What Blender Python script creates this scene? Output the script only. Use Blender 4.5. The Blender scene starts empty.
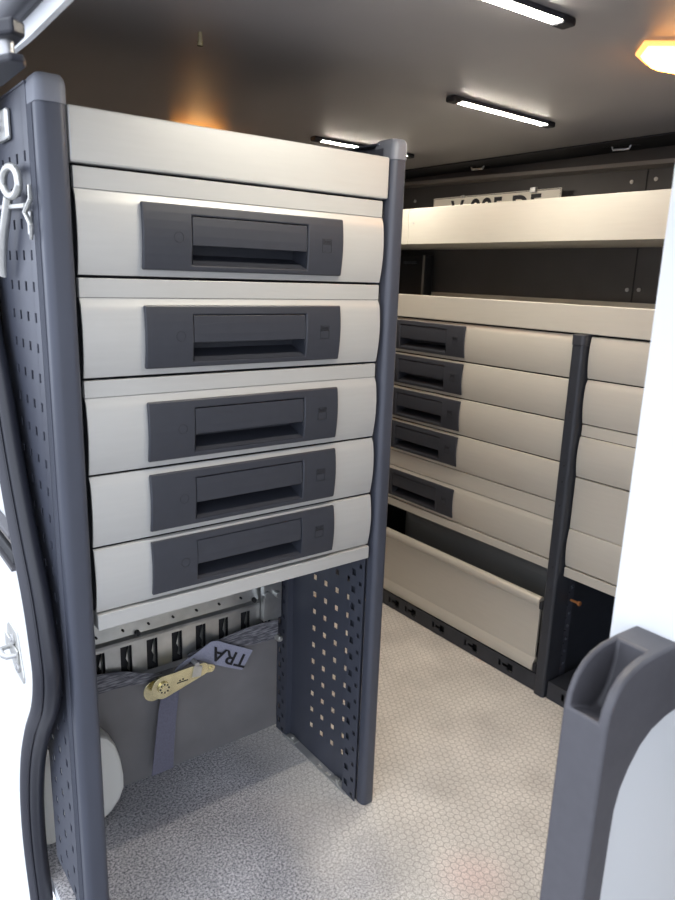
import bpy, bmesh, math, random
from mathutils import Vector, Matrix
random.seed(4)
sc = bpy.context.scene
COL = sc.collection

# ---------------------------------------------------------------- camera
cam_d = bpy.data.cameras.new('camera'); cam = bpy.data.objects.new('camera', cam_d); COL.objects.link(cam)
cam.location = (-0.2920965, -0.93387472, 1.04295045)
cam.rotation_euler = (1.32795040, -0.03253749, -0.64531816)
cam_d.sensor_fit = 'HORIZONTAL'; cam_d.sensor_width = 36.0; cam_d.lens = 704.612 * 36 / 675
cam_d.clip_start = 0.01
cam_d.dof.use_dof = True; cam_d.dof.focus_distance = 1.35; cam_d.dof.aperture_fstop = 10.0
sc.camera = cam

# ---------------------------------------------------------------- world, sun, exposure
w = bpy.data.worlds.new('overcast_sky'); sc.world = w; w.use_nodes = True
wn = w.node_tree; wb = wn.nodes['Background']
tc = wn.nodes.new('ShaderNodeTexCoord'); sx = wn.nodes.new('ShaderNodeSeparateXYZ'); cr = wn.nodes.new('ShaderNodeValToRGB')
wn.links.new(tc.outputs['Generated'], sx.inputs[0]); wn.links.new(sx.outputs['Z'], cr.inputs[0]); wn.links.new(cr.outputs[0], wb.inputs[0])
cr.color_ramp.elements[0].color = (0.80, 0.86, 1.0, 1); cr.color_ramp.elements[1].color = (0.88, 0.93, 1.0, 1)
wb.inputs[1].default_value = 1.55
sc.view_settings.view_transform = 'Standard'; sc.view_settings.look = 'None'
sc.view_settings.gamma = 1; sc.view_settings.use_curve_mapping = False
sc.view_settings.exposure = 0.85
LED_POWER = 118.0
AMBER_POWER = 12.0

# ---------------------------------------------------------------- materials
def mat(name, col, rough=0.5, metal=0.0, emis=None, es=0.0, noise=None, bump=None, spec=None):
    m = bpy.data.materials.new(name); m.use_nodes = True
    nt = m.node_tree; b = nt.nodes['Principled BSDF']
    b.inputs['Base Color'].default_value = (*col, 1); b.inputs['Roughness'].default_value = rough
    b.inputs['Metallic'].default_value = metal
    if spec is not None: b.inputs['Specular IOR Level'].default_value = spec
    if emis: b.inputs['Emission Color'].default_value = (*emis, 1); b.inputs['Emission Strength'].default_value = es
    if noise or bump:
        t = nt.nodes.new('ShaderNodeTexCoord'); mp = nt.nodes.new('ShaderNodeMapping')
        nt.links.new(t.outputs['Object'], mp.inputs[0])
        nz = nt.nodes.new('ShaderNodeTexNoise'); nz.inputs['Detail'].default_value = 4
        nt.links.new(mp.outputs[0], nz.inputs['Vector'])
        sc_, amt, stretch = noise or bump
        mp.inputs['Scale'].default_value = stretch; nz.inputs['Scale'].default_value = sc_
        if noise:
            r = nt.nodes.new('ShaderNodeValToRGB'); nt.links.new(nz.outputs['Fac'], r.inputs[0])
            r.color_ramp.elements[0].position = 0.3; r.color_ramp.elements[1].position = 0.7
            r.color_ramp.elements[0].color = (*[c*(1-amt) for c in col], 1)
            r.color_ramp.elements[1].color = (*[min(1, c*(1+amt)) for c in col], 1)
            nt.links.new(r.outputs[0], b.inputs['Base Color'])
        if bump:
            bp = nt.nodes.new('ShaderNodeBump'); bp.inputs['Strength'].default_value = bump[1]; bp.inputs['Distance'].default_value = 0.002
            nt.links.new(nz.outputs['Fac'], bp.inputs['Height']); nt.links.new(bp.outputs[0], b.inputs['Normal'])
    return m

M = {}
M['alu'] = mat('silver_painted_aluminium', (0.470, 0.470, 0.455), 0.42, 0.25, noise=(14, .018, (1, 1, 12)))
M['alu_warm_lit'] = mat('silver_painted_aluminium_warm_lit', (0.53, 0.505, 0.45), 0.42, 0.25, noise=(14, .018, (1, 1, 12)))  # same silver paint, with the warm lamp light tinted into its colour
M['plastic'] = mat('slate_grey_plastic', (0.030, 0.033, 0.043), 0.45, noise=(60, .05, (1, 1, 1)))
M['frame'] = mat('blue_grey_powder_coat', (0.056, 0.062, 0.083), 0.42, 0.1, noise=(30, .08, (1, 1, .2)))
M['frame_dark'] = mat('anthracite_powder_coat', (0.028, 0.032, 0.042), 0.45, 0.1, noise=(30, .08, (1, 1, 1)))
M['cap'] = mat('grey_end_cap_plastic', (0.15, 0.16, 0.19), 0.5)
M['black'] = mat('black_interior', (0.006, 0.006, 0.008), 0.7)
M['void'] = mat('dark_carcass', (0.01, 0.011, 0.015), 0.6)
M['rubber'] = mat('black_rubber', (0.012, 0.013, 0.02), 0.42)
M['rubber2'] = mat('soft_dark_rubber', (0.033, 0.034, 0.045), 0.5)
M['white'] = mat('white_vehicle_paint', (0.80, 0.82, 0.83), 0.30, noise=(2, .01, (1, 1, 1)))
M['archgrey'] = mat('dark_grey_moulding', (0.13, 0.13, 0.125), 0.5)
M['white_trim'] = mat('off_white_plastic', (0.70, 0.70, 0.66), 0.5)
M['ceil'] = mat('dark_grey_ceiling_panel', (0.32, 0.30, 0.295), 0.45, noise=(5, .04, (1, 1, 1)))
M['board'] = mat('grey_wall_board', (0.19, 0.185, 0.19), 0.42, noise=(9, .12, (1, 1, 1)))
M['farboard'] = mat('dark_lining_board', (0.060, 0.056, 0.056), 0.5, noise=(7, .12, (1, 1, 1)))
M['trimgrey'] = mat('grey_edge_trim', (0.20, 0.18, 0.165), 0.5)
M['zinc'] = mat('galvanised_steel', (0.50, 0.51, 0.50), 0.32, 0.9, noise=(25, .15, (1, 1, 1)))
M['gold'] = mat('yellow_zinc_steel', (0.72, 0.66, 0.42), 0.26, 0.95, noise=(40, .15, (1, 1, 1)))
M['bright'] = mat('bright_cast_zinc', (0.60, 0.60, 0.57), 0.3, 0.7, noise=(60, .1, (1, 1, 1)))
M['steel'] = mat('plain_steel', (0.50, 0.50, 0.50), 0.35, 0.5)
M['copper'] = mat('copper_bolt', (0.6, 0.25, 0.10), 0.4, 0.7)
M['grip'] = mat('grey_moulded_grip', (0.084, 0.082, 0.092), 0.5, noise=(80, .05, (1, 1, 1)))
M['strap_lt'] = mat('pale_grey_webbing', (0.30, 0.31, 0.40), 0.75, noise=(400, .12, (1, 1, 1)))
M['ink'] = mat('black_print', (0.01, 0.01, 0.014), 0.6)
M['plate'] = mat('licence_plate_white', (0.80, 0.75, 0.66), 0.4)
M['led'] = mat('led_diffuser', (0.9, 0.9, 0.88), 0.4, emis=(1.0, 0.925, 0.79), es=LED_POWER)
M['amber'] = mat('amber_lens', (0.9, 0.4, 0.1), 0.3, emis=(1.0, 0.36, 0.05), es=AMBER_POWER)
M['amber_rim'] = mat('amber_rim_plastic', (0.75, 0.40, 0.18), 0.35, emis=(1.0, 0.40, 0.10), es=1.1)
M['amber_core'] = mat('amber_bulb', (1, .7, .4), 0.3, emis=(1.0, 0.62, 0.26), es=AMBER_POWER*2.2)
M['asphalt'] = mat('grey_asphalt', (0.30, 0.30, 0.31), 0.9, noise=(120, .25, (1, 1, 1)))

def strap_mat():
    m = bpy.data.materials.new('woven_grey_webbing'); m.use_nodes = True; nt = m.node_tree; b = nt.nodes['Principled BSDF']
    b.inputs['Roughness'].default_value = .8
    t = nt.nodes.new('ShaderNodeTexCoord'); mp = nt.nodes.new('ShaderNodeMapping'); mp.inputs['Scale'].default_value = (.35, 1, 3.0)
    nt.links.new(t.outputs['Object'], mp.inputs[0]); nz = nt.nodes.new('ShaderNodeTexNoise'); nz.inputs['Scale'].default_value = 130; nz.inputs['Detail'].default_value = 5
    nt.links.new(mp.outputs[0], nz.inputs['Vector']); r = nt.nodes.new('ShaderNodeValToRGB'); nt.links.new(nz.outputs['Fac'], r.inputs[0])
    r.color_ramp.elements[0].position = .42; r.color_ramp.elements[0].color = (.07, .07, .085, 1)
    r.color_ramp.elements[1].position = .66; r.color_ramp.elements[1].color = (.26, .26, .28, 1)
    nt.links.new(r.outputs[0], b.inputs['Base Color']); return m
M['strap'] = strap_mat()
M['strap_plain'] = mat('plain_grey_webbing', (0.14, 0.14, 0.19), 0.75, noise=(300, .12, (1, 1, 1)))

def floor_mat():
    m = bpy.data.materials.new('speckled_hex_floor'); m.use_nodes = True; nt = m.node_tree; L = nt.links; b = nt.nodes['Principled BSDF']
    def N(t, **k):
        n = nt.nodes.new(t)
        for a, v in k.items(): setattr(n, a, v)
        return n
    t = N('ShaderNodeTexCoord')
    P = 0.0155
    sc_ = N('ShaderNodeVectorMath', operation='SCALE'); sc_.inputs['Scale'].default_value = 1/P; L.new(t.outputs['Object'], sc_.inputs[0])
    fl = N('ShaderNodeVectorMath', operation='MULTIPLY'); fl.inputs[1].default_value = (1, 1, 0); L.new(sc_.outputs[0], fl.inputs[0])
    def wrap(src):
        n = N('ShaderNodeVectorMath', operation='WRAP'); L.new(src, n.inputs[0])
        n.inputs[1].default_value = (.5, .8660254, 1); n.inputs[2].default_value = (-.5, -.8660254, -1); return n.outputs[0]
    a = wrap(fl.outputs[0])
    sh = N('ShaderNodeVectorMath', operation='ADD'); sh.inputs[1].default_value = (.5, .8660254, 0); L.new(fl.outputs[0], sh.inputs[0])
    c = wrap(sh.outputs[0])
    la = N('ShaderNodeVectorMath', operation='LENGTH'); L.new(a, la.inputs[0]); lc = N('ShaderNodeVectorMath', operation='LENGTH'); L.new(c, lc.inputs[0])
    lt = N('ShaderNodeMath', operation='LESS_THAN'); L.new(la.outputs['Value'], lt.inputs[0]); L.new(lc.outputs['Value'], lt.inputs[1])
    mx = N('ShaderNodeMix', data_type='VECTOR'); L.new(lt.outputs[0], mx.inputs[0]); L.new(c, mx.inputs[4]); L.new(a, mx.inputs[5])
    ab = N('ShaderNodeVectorMath', operation='ABSOLUTE'); L.new(mx.outputs[1], ab.inputs[0])
    d = N('ShaderNodeVectorMath', operation='DOT_PRODUCT'); d.inputs[1].default_value = (.5, .8660254, 0); L.new(ab.outputs[0], d.inputs[0])
    sp = N('ShaderNodeSeparateXYZ'); L.new(ab.outputs[0], sp.inputs[0])
    e = N('ShaderNodeMath', operation='MAXIMUM'); L.new(d.outputs['Value'], e.inputs[0]); L.new(sp.outputs['X'], e.inputs[1])
    line = N('ShaderNodeMapRange'); line.inputs[1].default_value = .415; line.inputs[2].default_value = .475; L.new(e.outputs[0], line.inputs[0])
    # lit mask: bluish shade painted in by the unit, hexagon print fades there
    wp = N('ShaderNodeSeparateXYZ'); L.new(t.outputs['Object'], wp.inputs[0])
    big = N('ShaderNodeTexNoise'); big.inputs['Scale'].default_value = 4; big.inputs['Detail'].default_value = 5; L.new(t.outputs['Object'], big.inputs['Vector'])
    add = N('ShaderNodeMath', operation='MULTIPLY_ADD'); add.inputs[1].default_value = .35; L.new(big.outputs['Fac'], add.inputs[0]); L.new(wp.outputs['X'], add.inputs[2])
    lit_mask = N('ShaderNodeMapRange', interpolation_type='SMOOTHSTEP'); lit_mask.inputs[1].default_value = .46; lit_mask.inputs[2].default_value = .72; L.new(add.outputs[0], lit_mask.inputs[0])
    # speckle
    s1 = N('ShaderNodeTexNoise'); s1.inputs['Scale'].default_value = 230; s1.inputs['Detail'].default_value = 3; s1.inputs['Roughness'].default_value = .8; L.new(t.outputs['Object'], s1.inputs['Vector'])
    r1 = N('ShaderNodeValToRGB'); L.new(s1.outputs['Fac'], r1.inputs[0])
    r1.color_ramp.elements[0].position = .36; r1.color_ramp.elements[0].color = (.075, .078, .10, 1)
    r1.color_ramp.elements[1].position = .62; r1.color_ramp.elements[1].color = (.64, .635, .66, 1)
    r2 = N('ShaderNodeValToRGB'); L.new(s1.outputs['Fac'], r2.inputs[0])
    r2.color_ramp.elements[0].position = .34; r2.color_ramp.elements[0].color = (.52, .495, .46, 1)
    r2.color_ramp.elements[1].position = .60; r2.color_ramp.elements[1].color = (.78, .75, .71, 1)
    m1 = N('ShaderNodeMix', data_type='RGBA'); L.new(lit_mask.outputs[0], m1.inputs[0]); L.new(r1.outputs[0], m1.inputs[6]); L.new(r2.outputs[0], m1.inputs[7])
    # dirt patches
    dn = N('ShaderNodeTexNoise'); dn.inputs['Scale'].default_value = 7; dn.inputs['Detail'].default_value = 8; L.new(t.outputs['Object'], dn.inputs['Vector'])
    dr = N('ShaderNodeMapRange'); dr.inputs[1].default_value = .3; dr.inputs[2].default_value = .7; dr.inputs[3].default_value = .80; dr.inputs[4].default_value = 1.1; L.new(dn.outputs['Fac'], dr.inputs[0])
    m2 = N('ShaderNodeVectorMath', operation='SCALE'); L.new(m1.outputs[2], m2.inputs[0]); L.new(dr.outputs[0], m2.inputs['Scale'])
    # hex line colour
    lf = N('ShaderNodeMath', operation='MULTIPLY'); L.new(line.outputs[0], lf.inputs[0]); L.new(lit_mask.outputs[0], lf.inputs[1])
    lf2 = N('ShaderNodeMath', operation='MULTIPLY'); lf2.inputs[1].default_value = .45; L.new(lf.outputs[0], lf2.inputs[0])
    m3 = N('ShaderNodeMix', data_type='RGBA'); L.new(lf2.outputs[0], m3.inputs[0]); L.new(m2.outputs[0], m3.inputs[6]); m3.inputs[7].default_value = (.16, .14, .12, 1)
    # faint pink tint
    gd = N('ShaderNodeVectorMath', operation='DISTANCE'); gd.inputs[1].default_value = (.56, -.27, 0); L.new(t.outputs['Object'], gd.inputs[0])
    gr = N('ShaderNodeMapRange', interpolation_type='SMOOTHSTEP'); gr.inputs[1].default_value = .10; gr.inputs[2].default_value = .0; gr.inputs[4].default_value = .5; L.new(gd.outputs['Value'], gr.inputs[0])
    gm = N('ShaderNodeMath', operation='MULTIPLY'); L.new(gr.outputs[0], gm.inputs[0]); L.new(dr.outputs[0], gm.inputs[1])
    m4 = N('ShaderNodeMix', data_type='RGBA', blend_type='MULTIPLY'); L.new(gm.outputs[0], m4.inputs[0]); L.new(m3.outputs[2], m4.inputs[6]); m4.inputs[7].default_value = (1, .74, .74, 1)
    L.new(m4.outputs[2], b.inputs['Base Color']); b.inputs['Roughness'].default_value = .55
    bp = N('ShaderNodeBump'); bp.inputs['Strength'].default_value = .25; bp.inputs['Distance'].default_value = .001; L.new(s1.outputs['Fac'], bp.inputs['Height']); L.new(bp.outputs[0], b.inputs['Normal'])
    return m
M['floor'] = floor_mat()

# ---------------------------------------------------------------- helpers
def link_bm(name, bm, m, parent=None, bevel=None, smooth=False):
    bmesh.ops.recalc_face_normals(bm, faces=bm.faces)
    me = bpy.data.meshes.new(name); bm.to_mesh(me); bm.free()
    o = bpy.data.objects.new(name, me); COL.objects.link(o)
    ms = m if isinstance(m, (list, tuple)) else [m]
    for x in ms: me.materials.append(M[x] if isinstance(x, str) else x)
    if smooth:
        for p in me.polygons: p.use_smooth = True
        me.set_sharp_from_angle(angle=math.radians(40))
    if bevel:
        md = o.modifiers.new('bevel', 'BEVEL'); md.width = bevel; md.segments = 2; md.limit_method = 'ANGLE'; md.angle_limit = math.radians(50)
    if parent:
        o.parent = parent
        off = Vector((0, 0, 0)); p = parent
        while p: off += p.location; p = p.parent
        o.location = -off
    return o
def thing(name, label, cat, loc=(0, 0, 0), group=None):
    o = bpy.data.objects.new(name, None); COL.objects.link(o); o.location = loc; o.empty_display_size = .05
    o['label'] = label; o['category'] = cat
    if group: o['group'] = group
    return o
def tag(o, label, cat, group=None):
    o['label'] = label; o['category'] = cat
    if group: o['group'] = group
    return o
def structure(o): o['kind'] = 'structure'; return o
def box(bm, x0, x1, y0, y1, z0, z1, mi=0):
    vs = [bm.verts.new(p) for p in ((x0,y0,z0),(x1,y0,z0),(x1,y1,z0),(x0,y1,z0),(x0,y0,z1),(x1,y0,z1),(x1,y1,z1),(x0,y1,z1))]
    for f in ((0,3,2,1),(4,5,6,7),(0,1,5,4),(1,2,6,5),(2,3,7,6),(3,0,4,7)):
        fc = bm.faces.new([vs[i] for i in f]); fc.material_index = mi
    return vs
def boxo(name, b, m, parent=None, bevel=None):
    bm = bmesh.new(); box(bm, *b); return link_bm(name, bm, m, parent, bevel)
def prism(bm, pts, vec, mi=0):
    """closed polygon pts (3d) extruded along vec"""
    vec = Vector(vec); a = [bm.verts.new(p) for p in pts]; c = [bm.verts.new(Vector(p)+vec) for p in pts]
    n = len(pts); fs = [bm.faces.new(a), bm.faces.new(c[::-1])]
    for i in range(n): fs.append(bm.faces.new((a[i], a[(i+1) % n], c[(i+1) % n], c[i])))
    for f in fs: f.material_index = mi
def cyl(bm, p, q, r, seg=16, r2=None, mi=0):
    p, q = Vector(p), Vector(q); d = (q-p); z = d.normalized()
    u = z.orthogonal().normalized(); v = z.cross(u); r2 = r if r2 is None else r2
    a, c = [], []
    for i in range(seg):
        t = 2*math.pi*i/seg; e = u*math.cos(t)+v*math.sin(t)
        a.append(bm.verts.new(p+e*r)); c.append(bm.verts.new(q+e*r2))
    fs = [bm.faces.new(a[::-1]), bm.faces.new(c)]
    for i in range(seg): fs.append(bm.faces.new((a[i], a[(i+1) % seg], c[(i+1) % seg], c[i])))
    for f in fs: f.material_index = mi
def tube(bm, path, r, seg=10, closed=False, mi=0, ry=None):
    """round (or elliptical) section swept along path"""
    path = [Vector(p) for p in path]; n = len(path); rings = []; up = None
    for i, p in enumerate(path):
        t = ((path[(i+1) % n]-path[i-1]) if closed else (path[min(i+1, n-1)]-path[max(i-1, 0)])).normalized()
        if up is None: up = t.orthogonal().normalized()
        up = (up - t*up.dot(t)).normalized(); v = t.cross(up)
        rr = r[i] if isinstance(r, (list, tuple)) else r
        rings.append([bm.verts.new(p+up*math.cos(2*math.pi*k/seg)*rr+v*math.sin(2*math.pi*k/seg)*(ry or rr)) for k in range(seg)])
    for i in range(n if closed else n-1):
        a, c = rings[i], rings[(i+1) % n]
        for k in range(seg): bm.faces.new((a[k], a[(k+1) % seg], c[(k+1) % seg], c[k])).material_index = mi
    if not closed: bm.faces.new(rings[0][::-1]); bm.faces.new(rings[-1])
def spline(pts, n=8):
    pts = [Vector(p) for p in pts]; out = []
    for i in range(len(pts)-1):
        p0, p1, p2, p3 = pts[max(i-1, 0)], pts[i], pts[i+1], pts[min(i+2, len(pts)-1)]
        for k in range(n):
            t = k/n; out.append(.5*((2*p1)+(-p0+p2)*t+(2*p0-5*p1+4*p2-p3)*t*t+(-p0+3*p1-3*p2+p3)*t**3))
    return out+[pts[-1]]
def grid_sheet(bm, us, vs, pos, hole, thick):
    """sheet over a grid of cuts us x vs; cells where hole(u,v) is true are left open"""
    us = sorted(set(round(u, 6) for u in us)); vs = sorted(set(round(v, 6) for v in vs)); V = {}
    def vt(i, j):
        if (i, j) not in V: V[i, j] = bm.verts.new(pos(us[i], vs[j]))
        return V[i, j]
    fs = []
    for i in range(len(us)-1):
        for j in range(len(vs)-1):
            if hole((us[i]+us[i+1])/2, (vs[j]+vs[j+1])/2): continue
            fs.append(bm.faces.new((vt(i, j), vt(i+1, j), vt(i+1, j+1), vt(i, j+1))))
    r = bmesh.ops.extrude_face_region(bm, geom=fs)
    bmesh.ops.translate(bm, vec=Vector(thick), verts=[g for g in r['geom'] if isinstance(g, bmesh.types.BMVert)])
def cuts(centres, half): return [c+s*half for c in centres for s in (-1, 1)]
def in_any(v, centres, half): return any(abs(v-c) < half for c in centres)
def text_mesh(name, body, size, depth, m, mtx, parent=None, font_scale=(1, 1)):
    cu = bpy.data.curves.new('t', 'FONT'); cu.body = body; cu.size = size; cu.extrude = depth; cu.align_x = 'CENTER'; cu.align_y = 'CENTER'; cu.offset = size*.012
    t = bpy.data.objects.new('t', cu); COL.objects.link(t); bpy.context.view_layer.update()
    me = bpy.data.meshes.new_from_object(t.evaluated_get(bpy.context.evaluated_depsgraph_get()))
    bpy.data.objects.remove(t); bpy.data.curves.remove(cu)
    me.transform(Matrix.Diagonal((font_scale[0], font_scale[1], 1, 1))); me.transform(mtx); me.materials.clear(); me.materials.append(M[m])
    o = bpy.data.objects.new(name, me); COL.objects.link(o)
    if parent:
        o.parent = parent; off = Vector((0, 0, 0)); p = parent
        while p: off += p.location; p = p.parent
        o.location = -off
    return o
# text frames: text x -> a, text y -> b, text z -> c
def frame_mtx(o, a, b):
    a, b = Vector(a).normalized(), Vector(b).normalized(); c = a.cross(b)
    m = Matrix((a, b, c)).transposed().to_4x4(); m.translation = Vector(o); return m

# ================================================================ SETTING
H = 1.38
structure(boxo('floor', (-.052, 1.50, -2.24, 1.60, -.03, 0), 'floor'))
structure(boxo('ceiling', (-.085, 1.50, -2.24, 1.60, H, H+.03), 'ceil'))
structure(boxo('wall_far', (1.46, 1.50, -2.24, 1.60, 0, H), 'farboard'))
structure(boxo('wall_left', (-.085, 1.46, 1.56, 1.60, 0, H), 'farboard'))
structure(boxo('wall_right', (-.085, 1.46, -2.24, -2.20, 0, H), 'white'))
structure(boxo('ground', (-8, -.14, -8, 8, -.60, -.58), 'asphalt'))

# body side with the door opening: polygon in the plane x, bounded by the seal path (y, z)
seal_path = [(-2.20, 1.320), (-1.00, 1.312), (-.45, 1.306), (-.25, 1.302), (-.10, 1.299), (.05, 1.296), (.17, 1.25), (.235, 1.14), (.210, .98), (.165, .875), (.128, .775), (.083, .681),
             (.035, .594), (.012, .52), (.008, .475), (.030, .420), (.085, .350), (.136, .265), (.168, .170), (.176, .07), (.158, -.03), (.135, -.15), (.12, -.25)]
sp3 = spline([(0, y, z) for y, z in seal_path], 5)
XB = -.062
bm = bmesh.new()
outer = []
for p in sp3:
    y, z = p.y, p.z
    if z > 1.24: q = (y, 1.44)
    else: q = (1.60, z)
    outer.append(q)
corner = next(i for i, p in enumerate(sp3) if p.z <= 1.24)
outer[corner] = (1.60, 1.44)
def strip(bm, x0, x1, off):
    va, vb = [], []
    for p, q in zip(sp3, outer):
        k = max(0, min(1, (p.z-1.10)/.15)); off = (.018*(1-k), -.029*k)
        va.append((bm.verts.new((x0, p.y+off[0], p.z+off[1])), bm.verts.new((x0, q[0], q[1]))))
        vb.append((bm.verts.new((x1, p.y+off[0], p.z+off[1])), bm.verts.new((x1, q[0], q[1]))))
    for i in range(len(va)-1):
        for A, B in ((va, 0), (vb, 1)):
            f = [A[i][0], A[i][1], A[i+1][1], A[i+1][0]]
            bm.faces.new(f)
        bm.faces.new((va[i][0], va[i+1][0], vb[i+1][0], vb[i][0]))
        bm.faces.new((va[i][1], va[i+1][1], vb[i+1][1], vb[i][1]))
strip(bm, XB, XB-.006, (.018, 0))
o = structure(link_bm('wall_body_side', bm, 'white'))
structure(boxo('trim_2', (-.0535, -.0525, -2.24, .14, -.16, -.002), 'white'))

# rubber seal: two lips swept along the path
seal = thing('door_seal', 'black rubber door seal curving down the left side of the opening', 'seal', (XB, .16, 0))
bm = bmesh.new(); tube(bm, [(XB-.015, p.y+.010, p.z) for p in sp3], .0120, 12); link_bm('outer_lip', bm, 'rubber2', seal, smooth=True)
bm = bmesh.new(); tube(bm, [(XB-.004, p.y-.006, p.z) for p in sp3], .0115, 12); link_bm('inner_lip', bm, 'rubber', seal, smooth=True)
bm = bmesh.new(); tube(bm, [(XB-.0165, p.y-.002, p.z) for p in sp3], .0022, 8); link_bm('bead', bm, 'rubber', seal, smooth=True)

# partition board and cargo rail behind the near unit
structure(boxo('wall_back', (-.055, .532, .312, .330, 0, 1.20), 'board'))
rail = thing('lashing_rail', 'galvanised slotted lashing rail on the grey board under the drawers', 'rail', (.245, .31, .25))
bm = bmesh.new()
sl = [.037+.0532*k for k in range(9)]
us = [0, .494]+cuts(sl, .0115); vs = [.242, .262, .275, .3, .328, .336]
def rail_hole(u, v):
    if not (.262 < v < .328): return False
    if v < .275: return in_any(u, sl, .0115)
    return in_any(u, sl, .0115)
def rail_pos(u, v):
    y = .292
    if v < .25: y = .304
    return (u, y, v)
grid_sheet(bm, us, vs, rail_pos, rail_hole, (0, .0018, 0))
link_bm('slotted_face', bm, 'zinc', rail)
bm = bmesh.new()
prof = [(.292, .334), (.290, .341), (.296, .347), (.300, .372), (.304, .395), (.306, .395), (.302, .372), (.298, .345), (.294, .334)]
prism(bm, [(0, y, z) for y, z in prof], (.494, 0, 0)); link_bm('upper_flange', bm, 'zinc', rail)
for x, z, rr in [(.036+.052*k, .361, .0022) for k in range(9)]+[(.168, .349, .0052), (.432, .349, .0052)]:
    bm = bmesh.new(); cyl(bm, (x, .2925 if rr < .003 else .289, z), (x, .304, z), rr, 12); link_bm('rivet_hole', bm, 'black', rail)
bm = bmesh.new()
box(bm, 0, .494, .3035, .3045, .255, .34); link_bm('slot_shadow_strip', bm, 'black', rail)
for s in sl:   # bent tabs in the slots
    bm = bmesh.new()
    prism(bm, [(s+.009, .300, .268), (s+.003, .298, .275), (s+.0055, .298, .288), (s+.001, .298, .298), (s+.004, .298, .312), (s+.009, .300, .325)], (0, .001, 0))
    link_bm('slot_tab', bm, 'zinc', rail)
bm = bmesh.new()
box(bm, .446, .492, .276, .290, .300, .385); cyl(bm, (.453, .27, .363), (.453, .285, .363), .008); cyl(bm, (.478, .265, .360), (.478, .285, .360), .007)
link_bm('end_bracket', bm, 'zinc', rail, .001)
bm = bmesh.new(); cyl(bm, (.481, .262, .254), (.481, .29, .254), .007, 6); cyl(bm, (.481, .258, .254), (.481, .262, .254), .004, 10)
link_bm('bolt', bm, 'bright', rail)

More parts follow.
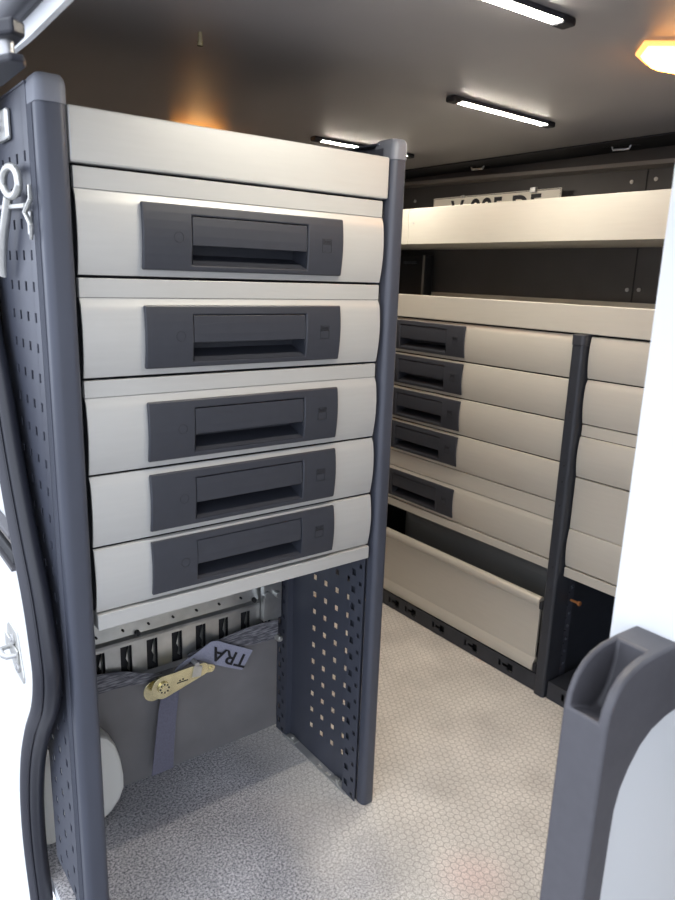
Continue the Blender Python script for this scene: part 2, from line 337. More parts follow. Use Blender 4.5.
# ---------------------------------------------------------------- drawer builders (local frame: u = along width, d = outward, z)
def make_drawer(parent, F, u0, u1, z0, z1, hu0=None, hu1=None, m='alu', left_side=1):
    """F maps (u, d, z) to world; d positive = towards the viewer side"""
    lip = .0045
    dr_prof = lambda t: (.004 if t > .985 else .0045+.0070*math.sin(math.pi*min(1, (1-t)*.93+.07))**.8)
    zs = [z0+(z1-z0)*k/12 for k in range(13)]+[z1-.0015]
    has = hu0 is not None
    hz0 = z0+.0085 if has else 0; hz1 = hz0+.086 if has else 0
    if has and hz1 > z1-.003: hz1 = z1-.004
    sx_ = 1 if u1 > u0 else -1
    prof = lambda z: dr_prof((z-z0)/(z1-z0))
    bm = bmesh.new()
    us = [u0, u1]
    if has:
        ra, rb = hu0+(hu1-hu0)*.215, hu0+(hu1-hu0)*.795; rz0, rz1 = hz0+.0085, hz0+.073
        us += [ra, rb]; zs += [rz0, rz1]
    hole = (lambda u, v: has and min(ra, rb) < u < max(ra, rb) and rz0 < v < rz1)
    grid_sheet(bm, us, zs, lambda u, v: F(u, prof(v), v), hole, Vector(F(0, -.003, 0))-Vector(F(0, 0, 0)))
    d = link_bm('drawer', bm, m, parent, smooth=True)
    if not has: return d
    # handle plate, following the curve of the front
    bm = bmesh.new(); n = 8
    zs = [hz0+(hz1-hz0)*k/n for k in range(n+1)]+[rz0, rz1]
    grid_sheet(bm, [hu0, hu0+(hu1-hu0)*.02, hu1-(hu1-hu0)*.02, hu1, ra, rb], zs, lambda u, v: F(u, prof(v)+.0055, v), hole, Vector(F(0, -.005, 0))-Vector(F(0, 0, 0)))
    link_bm('handle_plate', bm, 'plastic', d, .0022)
    # recess tray behind the opening
    bm = bmesh.new(); e = .0005
    fr, bk = .0135, -.024
    def q(a, b, c_, dd): bm.faces.new([bm.verts.new(F(*p)) for p in (a, b, c_, dd)])
    q((ra, bk, rz0+.014), (rb, bk, rz0+.014), (rb, bk, rz1), (ra, bk, rz1))
    q((ra, fr, rz0), (rb, fr, rz0), (rb, bk, rz0+.014), (ra, bk, rz0+.014))
    q((ra, fr, rz1), (rb, fr, rz1), (rb, bk, rz1), (ra, bk, rz1))
    iw = .0008*(1 if rb > ra else -1)
    for u in (ra+iw, rb-iw): q((u, fr, rz0), (u, fr, rz1), (u, bk, rz1), (u, bk, rz0+.014))
    link_bm('handle_recess', bm, 'plastic', d)
    # flap
    bm = bmesh.new(); fz0 = rz0+.026
    g = (rb-ra)*.006
    pr_ = [(z_, prof(z_)+dd) for z_, dd in ((fz0, .0035), (fz0+.012, .0035), (rz1-.012, .0035), (rz1-.0012, .0035), (rz1-.0012, -.003), (fz0+.004, -.008), (fz0, -.002))]
    prism(bm, [F(ra+g, dd, z_) for z_, dd in pr_], Vector(F(rb-g, 0, 0))-Vector(F(ra+g, 0, 0)))
    link_bm('handle_flap', bm, 'plastic', d, .0006)
    # round lock cover
    cu_ = hu0+(hu1-hu0)*.155; cz = (hz0+hz1)/2+.001; dd = prof(cz)+.0055
    bm = bmesh.new(); pts = [F(cu_+.0068*math.cos(2*math.pi*k/20), dd, cz+.0068*math.sin(2*math.pi*k/20)) for k in range(20)]
    tube(bm, pts, .0004, 5, True); link_bm('lock_cover', bm, 'void', d)
    # embossed emblem: square with a lettered strip on top
    eu = hu0+(hu1-hu0)*.90; s = .0085*sx_; dd = prof(cz)+.0057
    bm = bmesh.new()
    fr_pts = lambda a0, a1, b0, b1: [F(eu+a0*s, dd, cz+b0*.0085), F(eu+a1*s, dd, cz+b0*.0085), F(eu+a1*s, dd, cz+b1*.0085), F(eu+a0*s, dd, cz+b1*.0085)]
    for a0, a1, b0, b1 in ((-1, 1, -1.05, .35), (-1, 1, .45, 1.25)):
        tube(bm, fr_pts(a0, a1, b0, b1), .00035, 4, True)
    em = link_bm('emblem', bm, 'void', d)
    a = (Vector(F(1, 0, 0))-Vector(F(0, 0, 0)))*sx_
    text_mesh('emblem_lettering', 'bott', .0085, .0002, 'void', frame_mtx(F(eu, dd+.0001, cz+.0072), a, (0, 0, 1)), d, (.95, .95))
    return d

# ================================================================ NEAR UNIT
unit = thing('drawer_unit', 'tall silver five-drawer unit with blue-grey perforated side panels, nearest the camera', 'drawer unit', (.25, .15, 0))
FN = lambda u, d, z: (u, -d, z)
W0, W1 = -.002, .4955
rows = [(1.0335, 1.137, True, 1.163), (.9015, 1.0045, True, 1.0295), (.7695, .874, True, .8975), (.665, .7660, False, 0), (.5665, .6615, False, 0)]
for z0, z1, strip_, zt in rows:
    d = make_drawer(unit, FN, W0, W1, z0, z1, .0795, .409)
    if strip_:
        boxo('spacer_strip', (W0, W1, -.0045, .004, z1+.0006, zt), 'alu', unit, .0006)
boxo('top_fascia', (-.006, .502, -.010, .008, 1.1665, 1.2305), 'alu', unit, .0025)
boxo('bottom_fascia', (W0, W1, -.010, .012, .5400, .5635), 'alu', unit, .0012)
bm = bmesh.new(); box(bm, .005, .493, .029, .288, .548, 1.222); link_bm('carcass', bm, 'void', unit)
bm = bmesh.new(); box(bm, .003, .495, .004, .29, 1.215, 1.219); link_bm('top_shelf', bm, 'alu', unit)

def post_profile(x0, x1, y0, y1, r):
    pts = []
    for cx, s in ((x0+r, math.pi), (x1-r, 1.5*math.pi)):
        for k in range(7):
            t = s+k*math.pi/12; pts.append((cx+r*math.cos(t), y0+r+r*math.sin(t)))
    return pts+[(x1, y1), (x0, y1)]
def side_panel(x_in, x_out, parent, outer_x, strip_x, sgn, DB):
    """perforated sheet with folded posts; outer_x = sheet plane; strip_x = plane of the drilled strips"""
    ys = [.0425+.0378*k for k in range(4)] if sgn < 0 else [.0665+.0380*k for k in range(4)]
    zs = [.0715+.03935*k for k in range(29)]
    bm = bmesh.new()
    hy, hz = (.0048, .0062) if sgn < 0 else (.0058, .0060)
    grid_sheet(bm, [.022, DB-.002, .148]+cuts(ys, hy), [.0, 1.252, .055, .262]+cuts(zs, hz)+[.148], lambda u, v: (outer_x, u, v), lambda u, v: (in_any(u, ys, hy) and in_any(v, zs, hz)) or (sgn < 0 and (v < .055 or (v < .262 and u > .148))), (.0015, 0, 0))
    # folded top edge
    box(bm, min(x_in, x_out), max(x_in, x_out), .02, DB-.002, 1.252, 1.2545)
    p = link_bm('side_panel', bm, 'frame', parent)
    # drilled strips facing the inside
    for (ya, yb, sq, rd) in ((.004, .046, .0345, .0145), (DB-.040, DB, DB-.0115, DB-.0255)):
        z_lo = .262 if (sgn < 0 and ya > .1) else .001
        bm = bmesh.new()
        zz = [.028+.0359*k for k in range(34)]; zr = [.0105+.0359*k for k in range(34)]
        hs, hr = .0060, .0042
        grid_sheet(bm, [ya, yb]+cuts([sq], hs)+cuts([rd], hr), [.001, 1.245, z_lo]+cuts(zz, .0065)+cuts(zr, hr),
                   lambda u, v: (strip_x, u, v), lambda u, v: v < z_lo or (abs(u-sq) < hs and in_any(v, zz, .0065)) or (abs(u-rd) < hr and in_any(v, zr, hr)), (.0015*sgn, 0, 0))
        x1_ = strip_x+.0015*sgn; x2_ = outer_x
        a, b = sorted((x1_, x2_))
        yw = yb if ya < .1 else ya
        box(bm, a, b, yw-.001, yw, z_lo, 1.245)
        link_bm('drilled_strip', bm, 'frame', p)
        bm = bmesh.new(); c_ = strip_x+.006*sgn
        box(bm, min(c_, c_+.001*sgn), max(c_, c_+.001*sgn), ya+.001, yb-.002, z_lo+.001, 1.244); link_bm('strip_backing', bm, 'frame_dark', p)
    # front post
    bm = bmesh.new(); a, b = sorted((x_in, x_out))
    a += .0055 if sgn > 0 else .003; b += .0012 if sgn > 0 else 0; pp = post_profile(a, b, -.018, .024 if sgn < 0 else .003, .010)
    prism(bm, [(x, y, .002) for x, y in pp], (0, 0, 1.230)); po = link_bm('corner_post', bm, 'frame', parent, smooth=True)
    if sgn < 0:
        bm = bmesh.new()
        for yy in (.004, .009, .014, .019): cyl(bm, (outer_x+.0010, yy, .01), (outer_x+.0010, yy, 1.228), .0012, 8)
        link_bm('groove_rib', bm, 'frame', po, smooth=True)
    # end cap
    bm = bmesh.new()
    pc = post_profile(a-.0008, b+.0008, -.0195, .030, .0105); layers = [(1.228, 1.0), (1.248, 1.0), (1.255, .94), (1.259, .80), (1.2605, .5)]
    cx = (a+b)/2; cy = .004; prev = None
    for z, s in layers:
        ring = [bm.verts.new((cx+(x-cx)*s, cy+(y-cy)*s, z)) for x, y in pc]
        if prev:
            for k in range(len(ring)): bm.faces.new((prev[k], prev[(k+1) % len(ring)], ring[(k+1) % len(ring)], ring[k]))
        else: bm.faces.new(ring[::-1])
        prev = ring
    bm.faces.new(prev); link_bm('end_cap', bm, 'cap', po, smooth=True)
    if sgn < 0: return p
    # foot angle
    bm = bmesh.new(); f0, f1 = sorted((strip_x-.004*sgn, outer_x-.001*sgn))
    fy = [.10, .128]
    grid_sheet(bm, [f0, f1]+cuts([(f0+f1)/2], .004), [.03, DB-.032]+cuts(fy, .008), lambda u, v: (u, v, .001), lambda u, v: abs(u-(f0+f1)/2) < .004 and in_any(v, fy, .008), (0, 0, .0022))
    link_bm('foot_angle', bm, 'steel', p)
    for y in (.066, DB-.064):
        bm = bmesh.new(); box(bm, f0+.002, f1-.001, y-.016, y+.016, .0034, .0062); cyl(bm, ((f0+f1)/2, y, .0062), ((f0+f1)/2, y, .012), .005, 6)
        link_bm('foot_plate', bm, 'bright', p, .0008)
    return p
side_panel(-.008, -.046, unit, -.0445, -.006, -1, .238)
side_panel(.4985, .5330, unit, .513, .4985, 1, .302)

# ================================================================ FAR UNIT
far = thing('drawer_unit', 'long low silver drawer unit with a folding front, standing along the far wall', 'drawer unit', (1.30, .05, 0))
XF = 1.157
FF = lambda u, d, z: (XF-d, u, z)
LB, LA = .049, 1.055      # left bay (y)
RB, RA = .010, -.985      # right bay
for z0, z1 in ((.8265, .9265), (.7245, .8225), (.6215, .7210), (.5190, .6180), (.3660, .4680)):
    make_drawer(far, FF, LA, LB, z0, z1, .722, .392, 'alu_warm_lit')
boxo('spacer_strip', (XF-.004, XF+.004, LB, LA, .4695, .5160), 'alu_warm_lit', far, .0006)
boxo('bottom_fascia', (XF-.008, XF+.010, LB, LA, .3400, .3625), 'alu_warm_lit', far, .001)
for z0, z1 in ((.8305, .9265), (.7245, .8270), (.5955, .6930), (.3660, .4630)):
    make_drawer(far, FF, RB, RA, z0, z1, -.32, -.65, 'alu_warm_lit')
boxo('spacer_strip', (XF-.004, XF+.004, RA, RB, .6950, .7215), 'alu_warm_lit', far, .0006)
boxo('spacer_strip', (XF-.006, XF+.004, RA, RB, .4645, .5920), 'alu_warm_lit', far, .0006)
boxo('bottom_fascia', (XF-.008, XF+.010, RA, RB, .3380, .3625), 'alu_warm_lit', far, .001)
boxo('top_fascia', (XF-.012, XF-.004, RA-.02, LA+.03, .9310, .9960), 'alu_warm_lit', far, .002)
boxo('top_tray', (XF-.004, 1.455, RA-.02, LA+.03, .950, .9535), 'alu_warm_lit', far)
boxo('rear_lip', (1.445, 1.452, RA-.02, LA+.03, .9535, .999), 'alu_warm_lit', far, .001)
boxo('carcass', (XF+.026, 1.45, RA, LA, .345, .945), 'void', far)
def far_post(yc, hw, ztop, yin):
    hw += .0005
    bm = bmesh.new(); pp = post_profile(yc-hw, yc+hw, -.030, .030, .008)
    prism(bm, [(XF+y, x, .001) for x, y in pp], (0, 0, ztop-.026)); p = link_bm('upright', bm, 'frame_dark', far, smooth=True)
    bm = bmesh.new(); pp = post_profile(yc-hw-.001, yc+hw+.001, -.032, .030, .009); prism(bm, [(XF+y, x, ztop-.025) for x, y in pp], (0, 0, .025)); link_bm('end_cap', bm, 'plastic', p, .002)
    bm = bmesh.new(); box(bm, XF+.02, 1.45, yc-.002, yc+.002, .001, .93); link_bm('side_sheet', bm, 'frame_dark', p)
    bm = bmesh.new(); zz = [.06+.036*k for k in range(8)]
    for z in zz: box(bm, XF+.031, XF+.039, yc-hw+.0006, yc-hw+.004, z-.005, z+.005)
    for z in zz: box(bm, XF+.045, XF+.051, yc-hw+.0006, yc-hw+.004, z+.012, z+.018)
    box(bm, XF+.029, XF+.060, yc-hw+.004, yc-hw+.006, .001, .34)
    link_bm('drilled_strip', bm, 'frame', p)
    return p
mid = far_post(.0305, .0155, .930, 0); far_post(1.074, .0155, .930, 0); far_post(-1.005, .0155, .930, 0)
for z in (.30, .36, .52, .58, .62, .75):
    bm = bmesh.new(); cyl(bm, (XF-.0315, .0285, z), (XF-.030, .0285, z), .0022, 8); link_bm('rivet', bm, 'void', mid)
bm = bmesh.new(); cyl(bm, (XF+.036, .010, .262), (XF+.036, -.012, .262), .0035, 10); cyl(bm, (XF+.036, -.012, .262), (XF+.036, -.018, .262), .0065, 6)
link_bm('bolt', bm, 'copper', mid)
# folding front of the lower bay
bm = bmesh.new(); cyl(bm, (XF-.012, LB+.012, .2480), (XF-.012, LA, .2480), .0130, 18); flap = link_bm('folding_front', bm, 'alu_warm_lit', far, smooth=True)
bm = bmesh.new(); box(bm, XF-.014, XF-.008, LB+.014, LA, .070, .243); link_bm('flap_sheet', bm, 'alu_warm_lit', flap)
bm = bmesh.new(); prism(bm, [(XF-.014, LB+.012, .088), (XF-.022, LB+.012, .078), (XF-.026, LB+.012, .064), (XF-.022, LB+.012, .055), (XF-.006, LB+.012, .053), (XF-.006, LB+.012, .088)], (0, LA-LB-.012, 0)); link_bm('bottom_bead', bm, 'alu_warm_lit', flap, smooth=True)
for z0, z1 in ((.232, .252), (.055, .078)): boxo('hinge_clip', (XF-.024, XF-.004, LB+.0005, LB+.011, z0, z1), 'void', flap, .002)
# dark plinth with keyhole slots
kh = [.605, .528, .405, .274, .147, -.018-.04, -.20, -.34, .73, .86, .98]
bm = bmesh.new()
for a, b in ((LB-.004, LA+.004), (RA, RB)):
    ks = [k for k in kh if a+.03 < k < b-.03]
    def khole(u, v, ks=ks):
        for k in ks:
            if abs(u-(k-.014)) < .009 and abs(v-.026) < .011: return True
            if abs(u-(k+.004)) < .009 and abs(v-.026) < .004: return True
            if abs(u-(k+.022)) < .004 and abs(v-.026) < .009: return True
        return False
    us = [a, b]
    for k in ks: us += [k-.023, k-.005, k+.013, k+.018, k+.026]
    grid_sheet(bm, us, [.001, .047, .015, .017, .022, .030, .035, .037], lambda u, v: (XF-.020, u, v), khole, (.002, 0, 0))
    box(bm, XF-.020, 1.45, a, b, .047, .049)
link_bm('plinth', bm, 'frame_dark', far)
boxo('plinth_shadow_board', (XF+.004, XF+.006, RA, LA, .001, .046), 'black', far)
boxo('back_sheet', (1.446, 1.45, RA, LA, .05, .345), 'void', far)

wa = tag(boxo('wheel_arch', (1.225, 1.440, .075, .700, .060, .334), 'archgrey', None, .055), 'dark grey rounded wheel arch hump inside the far unit, behind the folding front', 'wheel arch')
wa.modifiers['bevel'].segments = 6
# ---------------------------------------------------------------- upper tray on the far wall
tray = thing('shelf_tray', 'long silver shelf tray high on the far wall, in front of the number plate', 'shelf', (1.30, .05, 1.13))
boxo('front_lip', (XF, XF+.003, RA-.02, LA+.03, 1.138, 1.236), 'alu_warm_lit', tray, .0008)
boxo('shelf_base', (XF+.003, 1.455, RA-.02, LA+.03, 1.138, 1.141), 'alu_warm_lit', tray)
boxo('rear_lip', (1.385, 1.388, RA-.02, LA+.03, 1.141, 1.16), 'alu_warm_lit', tray)
bm = bmesh.new(); box(bm, XF-.002, XF, .655, .667, 1.138, 1.236); link_bm('joint_strip', bm, 'alu_warm_lit', tray)
bm = bmesh.new(); cyl(bm, (XF-.0025, .635, 1.196), (XF, .635, 1.196), .0026, 10); link_bm('rivet', bm, 'steel', tray)
for y in (1.06, -.98):
    boxo('upright_sheet', (1.20, 1.455, y-.002, y+.002, .9535, 1.138), 'frame_dark', tray)
# box between shelf and unit
bx_ = thing('case', 'small black case on the far unit, just right of the near post', 'case', (1.38, .86, .9535))
boxo('case_body', (1.402, 1.444, .835, 1.04, .9542, 1.12), 'black', bx_, .006)
boxo('case_edge', (1.398, 1.402, .835, .841, .956, 1.118), 'trimgrey', bx_)
boxo('case_handle', (1.392, 1.4015, .87, .93, 1.09, 1.098), 'plastic', bx_, .002)
fix = tag(boxo('clamp', (1.38, 1.41, .695, .73, .9540, .968), 'plastic', None, .003), 'tiny dark clamp lying on the far unit beside the black case', 'clamp')

# ---------------------------------------------------------------- far wall details: trim, plate, screws, joint
bm = bmesh.new()
prism(bm, [(1.432, 1.55, 1.372), (1.432, 1.55, 1.362), (1.456, 1.55, 1.356), (1.46, 1.55, 1.356), (1.46, 1.55, 1.372)], (0, -2.8, -.055)); structure(link_bm('trim_3', bm, 'trimgrey'))
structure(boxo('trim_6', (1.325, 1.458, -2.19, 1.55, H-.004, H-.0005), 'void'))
plate = thing('number_plate', 'white number plate on the dark far wall above the silver tray', 'number plate', (1.43, .585, 1.2))
T = Matrix.Translation((0, 0, 0))
pm = boxo('plate_body', (1.4280, 1.4310, .340, .838, 1.188, 1.298), 'plate', plate, .004)
bm = bmesh.new()
tube(bm, [(1.4278, .343, 1.191), (1.4278, .835, 1.191), (1.4278, .835, 1.295), (1.4278, .343, 1.295)], .0008, 6, True); link_bm('plate_border', bm, 'void', plate)
text_mesh('plate_lettering', 'V-985-DF', .096, .0006, 'ink', frame_mtx((1.4272, .580, 1.247), (0, -1, 0), (0, 0, 1)), plate, (.92, 1.05))
bm = bmesh.new(); box(bm, 1.420, 1.43, .422, .442, 1.290, 1.304); box(bm, 1.423, 1.43, .70, .712, 1.292, 1.300); link_bm('plate_clip', bm, 'steel', plate, .001)
bm = bmesh.new(); box(bm, 1.4585, 1.4599, .108, .111, .96, 1.33); structure(link_bm('trim_4', bm, 'black'))
for i, (y, z) in enumerate(((.125, 1.031), (.092, 1.032), (.150, 1.300), (.085, 1.302), (.96, 1.30))):
    bm = bmesh.new(); cyl(bm, (1.457, y, z), (1.46, y, z), .005, 14); cyl(bm, (1.4555, y, z), (1.457, y, z), .0022, 6)
    lab = ['screw in the far lining below the tray, just left of the panel joint', 'screw in the far lining below the tray, just right of the panel joint', 'screw in the far wall above the tray, just left of the panel joint', 'screw in the far wall above the tray, just right of the panel joint', 'screw in the far wall left of the number plate, beside the near post'][i]
    tag(link_bm('screw', bm, 'steel'), lab, 'screw', 'screws in the far wall lining')

# ---------------------------------------------------------------- LED bars
def led(x0, x1, y, y2, label):
    t = thing('light_bar', label, 'light', (x0, y, H), 'light bars on the ceiling')
    d = Vector((x1-x0, y2-y, 0)); L_ = d.length; ux = d.normalized(); uy = Vector((-ux.y, ux.x, 0)); o0 = Vector((x0, y, 0))
    def B(name, a0, a1, b0, b1, z0, z1, m, bev=None):
        bm = bmesh.new(); pts = [o0+ux*a+uy*b+Vector((0, 0, z0)) for a, b in ((a0, b0), (a1, b0), (a1, b1), (a0, b1))]
        prism(bm, pts, (0, 0, z1-z0)); return link_bm(name, bm, m, t, bev)
    B('housing', -.004, L_+.004, -.0095, .0095, H-.008, H-.0005, 'plastic')
    B('diffuser', .004, L_-.004, -.0085, .0085, H-.0087, H-.0081, 'led')
    for a0, a1 in ((-.022, .003), (L_-.003, L_+.022)): B('end_cap', a0, a1, -.011, .011, H-.0115, H-.0005, 'void', .003)
led(.763, 1.045, .105, .115, 'LED light bar in the middle of the ceiling, between the other two')
led(.815, 1.12, .63, .64, 'LED light bar farthest away, glowing just above the near unit')
led(.21, .545, -.270, -.283, 'LED light bar nearest the camera, cut by the top of the photo')

# amber lamps
def amber(x, y, label, h=.018):
    t = thing('dome_lamp', label, 'lamp', (x, y, H), 'amber ceiling lamps')
    bm = bmesh.new(); pts = [(x+.095*math.cos(a)*(.82 if abs(math.sin(a)) > .6 else 1), y+.052*math.sin(a), H-.006) for a in [k*math.pi/4+math.pi/8*0 for k in range(8)]]
    prism(bm, pts, (0, 0, .0055)); link_bm('lamp_base', bm, 'amber_rim', t, .002)
    bm = bmesh.new(); prev = None
    for s, z in ((.88, -.006), (.80, -h*.65), (.55, -h)):
        ring = [bm.verts.new((x+(p[0]-x)*s, y+(p[1]-y)*s, H+z)) for p in pts]
        if prev: [bm.faces.new((prev[k], prev[(k+1) % 8], ring[(k+1) % 8], ring[k])) for k in range(8)]
        prev = ring
    bm.faces.new(prev); link_bm('lens', bm, 'amber', t, .002)
    bm = bmesh.new(); cyl(bm, (x-.03, y, H-h-.001), (x+.03, y, H-h-.001), .006, 12); link_bm('bulb', bm, 'amber_core', t)
amber(.805, -.305, 'amber glowing dome lamp on the ceiling at the right edge of the photo')
amber(.57, .80, 'amber lamp on the ceiling glowing just above the top edge of the near unit')

# ceiling fittings
def bracket(x, y, ang, label, s=1.0):
    t = thing('ceiling_bracket', label, 'bracket', (x, y, H), 'metal brackets under the ceiling')
    ca, sa = math.cos(ang), math.sin(ang)
    P = lambda a, b, z: (x+a*ca-b*sa, y+a*sa+b*ca, z)
    bm = bmesh.new(); pts = [(-.06, -.012), (-.035, -.018), (-.02, -.008), (.02, -.008), (.035, -.018), (.06, -.012), (.06, .012), (-.06, .012)]
    prism(bm, [P(a*s, b*s, H-.004) for a, b in pts], (0, 0, .0035)); link_bm('bracket_plate', bm, 'steel', t, .001)
    bm = bmesh.new(); tube(bm, [P(a*s, 0, H-z) for a, z in ((-.03, .003), (-.025, .012), (.025, .012), (.03, .003))], .003, 8); link_bm('bracket_loop', bm, 'steel', t, smooth=True)
bracket(1.385, .145, -1.25, 'grey metal bracket under the ceiling at the right, above the far tray', .75)
bracket(1.40, .63, -1.3, 'dark metal bracket under the ceiling above the number plate', .7)
bm = bmesh.new(); cyl(bm, (.226, .106, H), (.226, .106, H-.012), .003, 10); cyl(bm, (.226, .106, H-.012), (.226, .106, H-.018), .0045, 10)
tag(link_bm('ceiling_screw', bm, 'gold'), 'small brass screw hanging from the ceiling above the amber glow', 'screw')

# ---------------------------------------------------------------- ratchet strap
strap = thing('ratchet_strap', 'grey webbing ratchet strap with a yellow zinc buckle hooked along the lashing rail', 'strap', (.25, .28, .22))
def band(name, pts, wv, m, th=.0018, parent=strap, n=8):
    """ribbon: list of (centre, half-width vector)"""
    bm = bmesh.new(); cs = spline([p for p, _ in pts], n); ws = spline([w for _, w in pts], n); rows_ = []
    for c, w_ in zip(cs, ws):
        rows_.append([bm.verts.new(c+w_*k) for k in (-1, -.5, 0, .5, 1)])
    fs = [bm.faces.new((rows_[i][k], rows_[i+1][k], rows_[i+1][k+1], rows_[i][k+1])) for i in range(len(rows_)-1) for k in range(4)]
    r = bmesh.ops.extrude_face_region(bm, geom=fs); bmesh.ops.translate(bm, vec=Vector((0, th, 0)), verts=[g for g in r['geom'] if isinstance(g, bmesh.types.BMVert)])
    return link_bm(name, bm, m, parent, smooth=True)
V = Vector
band('webbing', [(V((0.0, .286, .272)), V((0, .002, .020))), (V((.07, .282, .272)), V((0, .002, .020))), (V((.13, .279, .267)), V((0, .002, .0155))), (V((.175, .276, .255)), V((0, 0, .011))), (V((.21, .277, .245)), V((0, 0, .010)))], None, 'strap')
band('webbing', [(V((.27, .282, .262)), V((-.002, 0, .012))), (V((.33, .281, .270)), V((-.003, 0, .015))), (V((.39, .279, .274)), V((-.002, 0, .020))), (V((.44, .277, .274)), V((-.001, 0, .023))), (V((.484, .276, .272)), V((0, 0, .022)))], None, 'strap')
band('printed_webbing', [(V((.240, .276, .244)), V((.012, 0, .008))), (V((.268, .273, .268)), V((.022, 0, .005))), (V((.297, .270, .281)), V((.0215, 0, .0135))), (V((.345, .268, .256)), V((.018, 0, .018))), (V((.400, .267, .226)), V((.013, 0, .0195)))], None, 'strap_lt')
dx = V((-.072, 0, .041)).normalized(); up = V((0, 1, 0)).cross(dx)   # upside-down lettering
upv = V((-dx.z, 0, dx.x)) if True else up
if upv.z > 0: upv = -upv
text_mesh('strap_lettering', 'TRA', .052, .0004, 'ink', frame_mtx((.357, .2655, .2485), dx, upv), strap, (.98, .80))
band('strap_tail', [(V((.238, .287, .235)), V((.021, 0, .004))), (V((.224, .284, .17)), V((.021, 0, .003))), (V((.212, .278, .10)), V((.0215, 0, .002))), (V((.202, .272, .030)), V((.0235, 0, 0)))], None, 'strap_plain')
# buckle
def capsule_plate(bm, p, q, r0, r1, y, th):
    p, q = V((p[0], y, p[1])), V((q[0], y, q[1])); d = (q-p); a0 = math.atan2(d.z, d.x); pts = []
    for k in range(13): a = a0+math.pi/2+math.pi*k/12; pts.append(p+V((math.cos(a), 0, math.sin(a)))*r0)
    for k in range(9): a = a0-math.pi/2+math.pi*k/8; pts.append(q+V((math.cos(a), 0, math.sin(a)))*r1)
    prism(bm, pts, (0, th, 0))
bm = bmesh.new(); capsule_plate(bm, (.200, .2405), (.285, .2525), .0245, .014, .248, .002); bk = link_bm('buckle_frame', bm, 'gold', strap, .0006)
bm = bmesh.new(); capsule_plate(bm, (.188, .228), (.272, .238), .0225, .010, .2665, .002); link_bm('buckle_rear_frame', bm, 'gold', bk, .0006)
bm = bmesh.new(); cyl(bm, (.200, .2435, .2405), (.200, .272, .2405), .0125, 20); cyl(bm, (.200, .2425, .2405), (.200, .2435, .2405), .006, 14); link_bm('ratchet_axle', bm, 'gold', bk)
bm = bmesh.new()
for k in range(8):
    a = k*math.pi/4; box(bm, .200+.009*math.cos(a)-.0014, .200+.009*math.cos(a)+.0014, .2428, .2434, .2405+.009*math.sin(a)-.0014, .2405+.009*math.sin(a)+.0014)
link_bm('axle_slots', bm, 'void', bk)
bm = bmesh.new(); prism(bm, [(.260, .2455, .243), (.279, .2455, .240), (.283, .2455, .262), (.265, .2455, .266)], (0, .002, 0)); link_bm('pawl_plate', bm, 'bright', bk)
bm = bmesh.new(); capsule_plate(bm, (.282, .252), (.306, .2455), .010, .0085, .252, .002); cyl(bm, (.306, .249, .2455), (.306, .262, .2455), .0035, 12); link_bm('release_lever', bm, 'gold', bk)
bm = bmesh.new(); cyl(bm, (.272, .246, .268), (.272, .266, .268), .005, 12); link_bm('pivot_bolt', bm, 'steel', bk)
bm = bmesh.new(); box(bm, .228, .252, .2472, .248, .2395, .2410); box(bm, .233, .236, .2472, .248, .2430, .2455); box(bm, .240, .243, .2472, .248, .2440, .2465); link_bm('stamped_marks', bm, 'void', bk)

# white rounded moulding in the corner
bm = bmesh.new(); pts = []
pf = [(-.038, .275), (-.015, .262), (.030, .225), (.066, .193), (.086, .181), (.100, .160), (.109, .125), (.1135, .085), (.113, .060), (.104, .038), (.088, .018), (.060, .001), (-.038, .001)]
prism(bm, [(x-.004, .235, z) for x, z in pf], (0, .052, 0))
bm2 = bm; mo = tag(link_bm('wheel_arch_cover', bm2, 'white_trim', None, .008), 'off-white rounded plastic cover in the corner behind the near left post', 'cover')
structure(boxo('trim_5', (-.0515, -.043, .240, .3115, .0, .90), 'white'))

# ---------------------------------------------------------------- hook on the near side panel
hook = thing('lashing_hook', 'zinc eye hook clipped to the perforated left side of the near unit', 'hook', (-.06, .10, 1.06))
XH = -.057
bm = bmesh.new()
lp_ = [(XH, .068+.040*math.cos(a)*(1 if math.sin(a) < 0 else .95), 1.1445+.0175*math.sin(a)+.010*math.cos(a)*.2) for a in [2*math.pi*k/24 for k in range(24)]]
tube(bm, lp_, .0050, 10, True); link_bm('eye', bm, 'bright', hook, smooth=True)
bm = bmesh.new(); tube(bm, [(XH, .088, 1.126), (XH-.001, .100, 1.106), (XH-.002, .118, 1.080), (XH-.002, .134, 1.055), (XH-.001, .148, 1.027)], [.0045, .006, .007, .006, .003], 10, ry=.006); link_bm('shank', bm, 'bright', hook, smooth=True)
bm = bmesh.new()
tube(bm, [(-.050, .010, 1.136), (-.052, .000, 1.120), (-.053, .026, 1.106), (-.052, .006, 1.090), (-.050, .016, 1.074)], [.0025, .003, .0032, .003, .002], 8)
link_bm('hook_tongue', bm, 'bright', hook, smooth=True)
bm = bmesh.new(); tube(bm, [(-.056, .175, 1.118), (-.054, .018, 1.113)], .0032, 8); link_bm('cross_pin', bm, 'bright', hook, smooth=True)
boxo('backing_clip', (-.0478, -.0448, .026, .040, 1.080, 1.108), 'bright', hook, .001)
latch = thing('panel_clamp', 'shiny metal clamp on the near unit side panel above the eye hook', 'clamp', (-.05, .12, 1.22))
bm = bmesh.new(); box(bm, -.052, -.0448, .095, .150, 1.198, 1.236); link_bm('clamp_plate', bm, 'bright', latch, .006)
bm = bmesh.new(); cyl(bm, (-.060, .125, 1.218), (-.052, .125, 1.218), .008, 12); link_bm('clamp_bolt', bm, 'steel', latch)

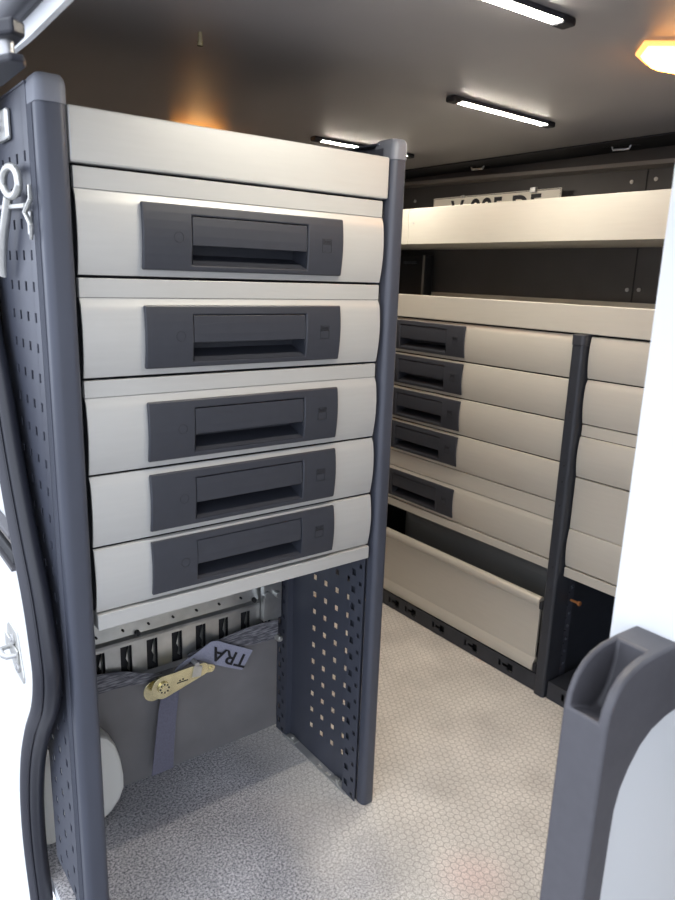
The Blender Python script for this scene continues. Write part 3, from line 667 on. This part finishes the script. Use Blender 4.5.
# ---------------------------------------------------------------- striker on the body pillar
X0 = XB-.006
st = thing('striker_plate', 'silver door striker plate bolted to the white body pillar', 'striker', (X0, .19, .42))
bm = bmesh.new(); prism(bm, [(X0-.003, y, z) for y, z in ((.172, .452), (.222, .452), (.24, .44), (.245, .40), (.205, .372), (.150, .372), (.146, .385), (.162, .425))], (.003, 0, 0)); link_bm('plate', bm, 'bright', st, .001)
for y, z in ((.195, .432), (.172, .392)):
    bm = bmesh.new(); cyl(bm, (X0-.007, y, z), (X0-.003, y, z), .009, 18); cyl(bm, (X0-.0085, y, z), (X0-.007, y, z), .0045, 6); link_bm('bolt', bm, 'steel', st, .0008)
bm = bmesh.new(); tube(bm, [(X0-.003, .176, .412), (X0-.018, .178, .412), (X0-.022, .188, .411), (X0-.022, .215, .409), (X0-.003, .222, .408)], .0045, 10); link_bm('striker_loop', bm, 'steel', st, smooth=True)
bm = bmesh.new(); box(bm, X0-.006, X0-.003, .165, .250, .400, .424); link_bm('raised_band', bm, 'bright', st, .002)
for ch in st.children: ch.location += Vector((0, .018, .014))
# dark guide band on the pillar, higher up
gd = thing('guide_rail', 'dark sliding door guide rail at the left edge above the white pillar', 'rail', (X0, .3, .64))
boxo('channel', (X0-.012, X0, .12, .60, .612, .630), 'void', gd, .002)
boxo('lip', (X0-.016, X0, .12, .60, .602, .607), 'grip', gd, .001)
boxo('upper_lip', (X0-.016, X0, .12, .60, .652, .660), 'grip', gd, .002)
boxo('tan_strip', (X0-.006, X0, .12, .60, .632, .646), 'trimgrey', gd)

# ---------------------------------------------------------------- header details and roller at the top left
rl = thing('door_roller', 'dark hinge arm with a steel pin at the top left corner', 'hinge', (-.10, -.05, 1.24))
bm = bmesh.new(); cyl(bm, (-.110, -.180, 1.240), (-.110, -.180, 1.224), .0065, 16); link_bm('pin', bm, 'steel', rl, smooth=True)
bm = bmesh.new(); prism(bm, [(-.122, -.10, 1.240), (-.122, -.19, 1.240), (-.112, -.21, 1.240), (-.098, -.20, 1.240), (-.098, -.10, 1.240)], (0, 0, .014)); link_bm('upper_arm', bm, 'rubber', rl, .003)
bm = bmesh.new(); prism(bm, [(-.124, -.10, 1.217), (-.124, -.19, 1.217), (-.116, -.212, 1.217), (-.104, -.212, 1.217), (-.098, -.195, 1.217), (-.098, -.10, 1.217)], (0, 0, .007)); link_bm('lower_arm', bm, 'rubber', rl, .002)

# ================================================================ RIGHT-HAND DOOR WITH MOULDED GRIP
door = thing('door_leaf', 'white door leaf with a grey moulded grip along its edge, closest on the right', 'door', (.334, -.65, 0))
Y1, Y2 = -.610, -.655
outer_arc = [(.2245, .0), (.2245, .60), (.2250, .665), (.2275, .682), (.2345, .697), (.2455, .708), (.258, .714), (.274, .7175), (.300, .7185), (.334, .717)]
inner_arc = [(.80, .640), (.356, .641), (.330, .640), (.307, .635), (.290, .625), (.275, .608), (.265, .590), (.260, .570), (.259, .54), (.258, .0)]
# grip moulding: shell with a real pocket
bm = bmesh.new()
arc2 = [V((x, 0, z)) for x, z in outer_arc]
out = outer_arc+[(.80, .717)]
poly = [(x, z) for x, z in out]+inner_arc
prism(bm, [(x, Y1, z) for x, z in poly], (0, Y2-Y1, 0))
grip = link_bm('grip_moulding', bm, 'grip', door)
bm = bmesh.new(); prism(bm, [(x, Y1-.006, z) for x, z in ((.200, .674), (.2245, .671), (.262, .655), (.272, .656), (.286, .674), (.293, .696), (.295, .76), (.200, .76))], (0, Y2+.010-(Y1-.006), 0))
cutter = link_bm('c', bm, 'grip')
md = grip.modifiers.new('pocket', 'BOOLEAN'); md.object = cutter; md.operation = 'DIFFERENCE'; md.solver = 'EXACT'
bpy.context.view_layer.update()
me = bpy.data.meshes.new_from_object(grip.evaluated_get(bpy.context.evaluated_depsgraph_get()))
grip.modifiers.clear(); grip.data = me; bpy.data.objects.remove(cutter)
me.set_sharp_from_angle(angle=math.radians(40))
md = grip.modifiers.new('bevel', 'BEVEL'); md.width = .003; md.segments = 3; md.limit_method = 'ANGLE'; md.angle_limit = math.radians(40)
# white leaf inside the moulding
bm = bmesh.new(); lp = [(.80, .638)]+[(x+.0005, z-.0005) for x, z in inner_arc[1:]]+[(.80, .0)]
prism(bm, [(x, Y1-.004, z) for x, z in lp], (0, Y2+.006-(Y1-.004), 0)); link_bm('lower_panel', bm, 'white', door)
bm = bmesh.new(); prism(bm, [(.334, y, z) for y, z in ((-.584, .001), (-.584, 1.375), (-.76, 1.375), (-.76, .7125), (Y1+.001, .7125), (Y1+.001, .001))], (.038, 0, 0)); link_bm('upper_panel', bm, 'white', door, .003)
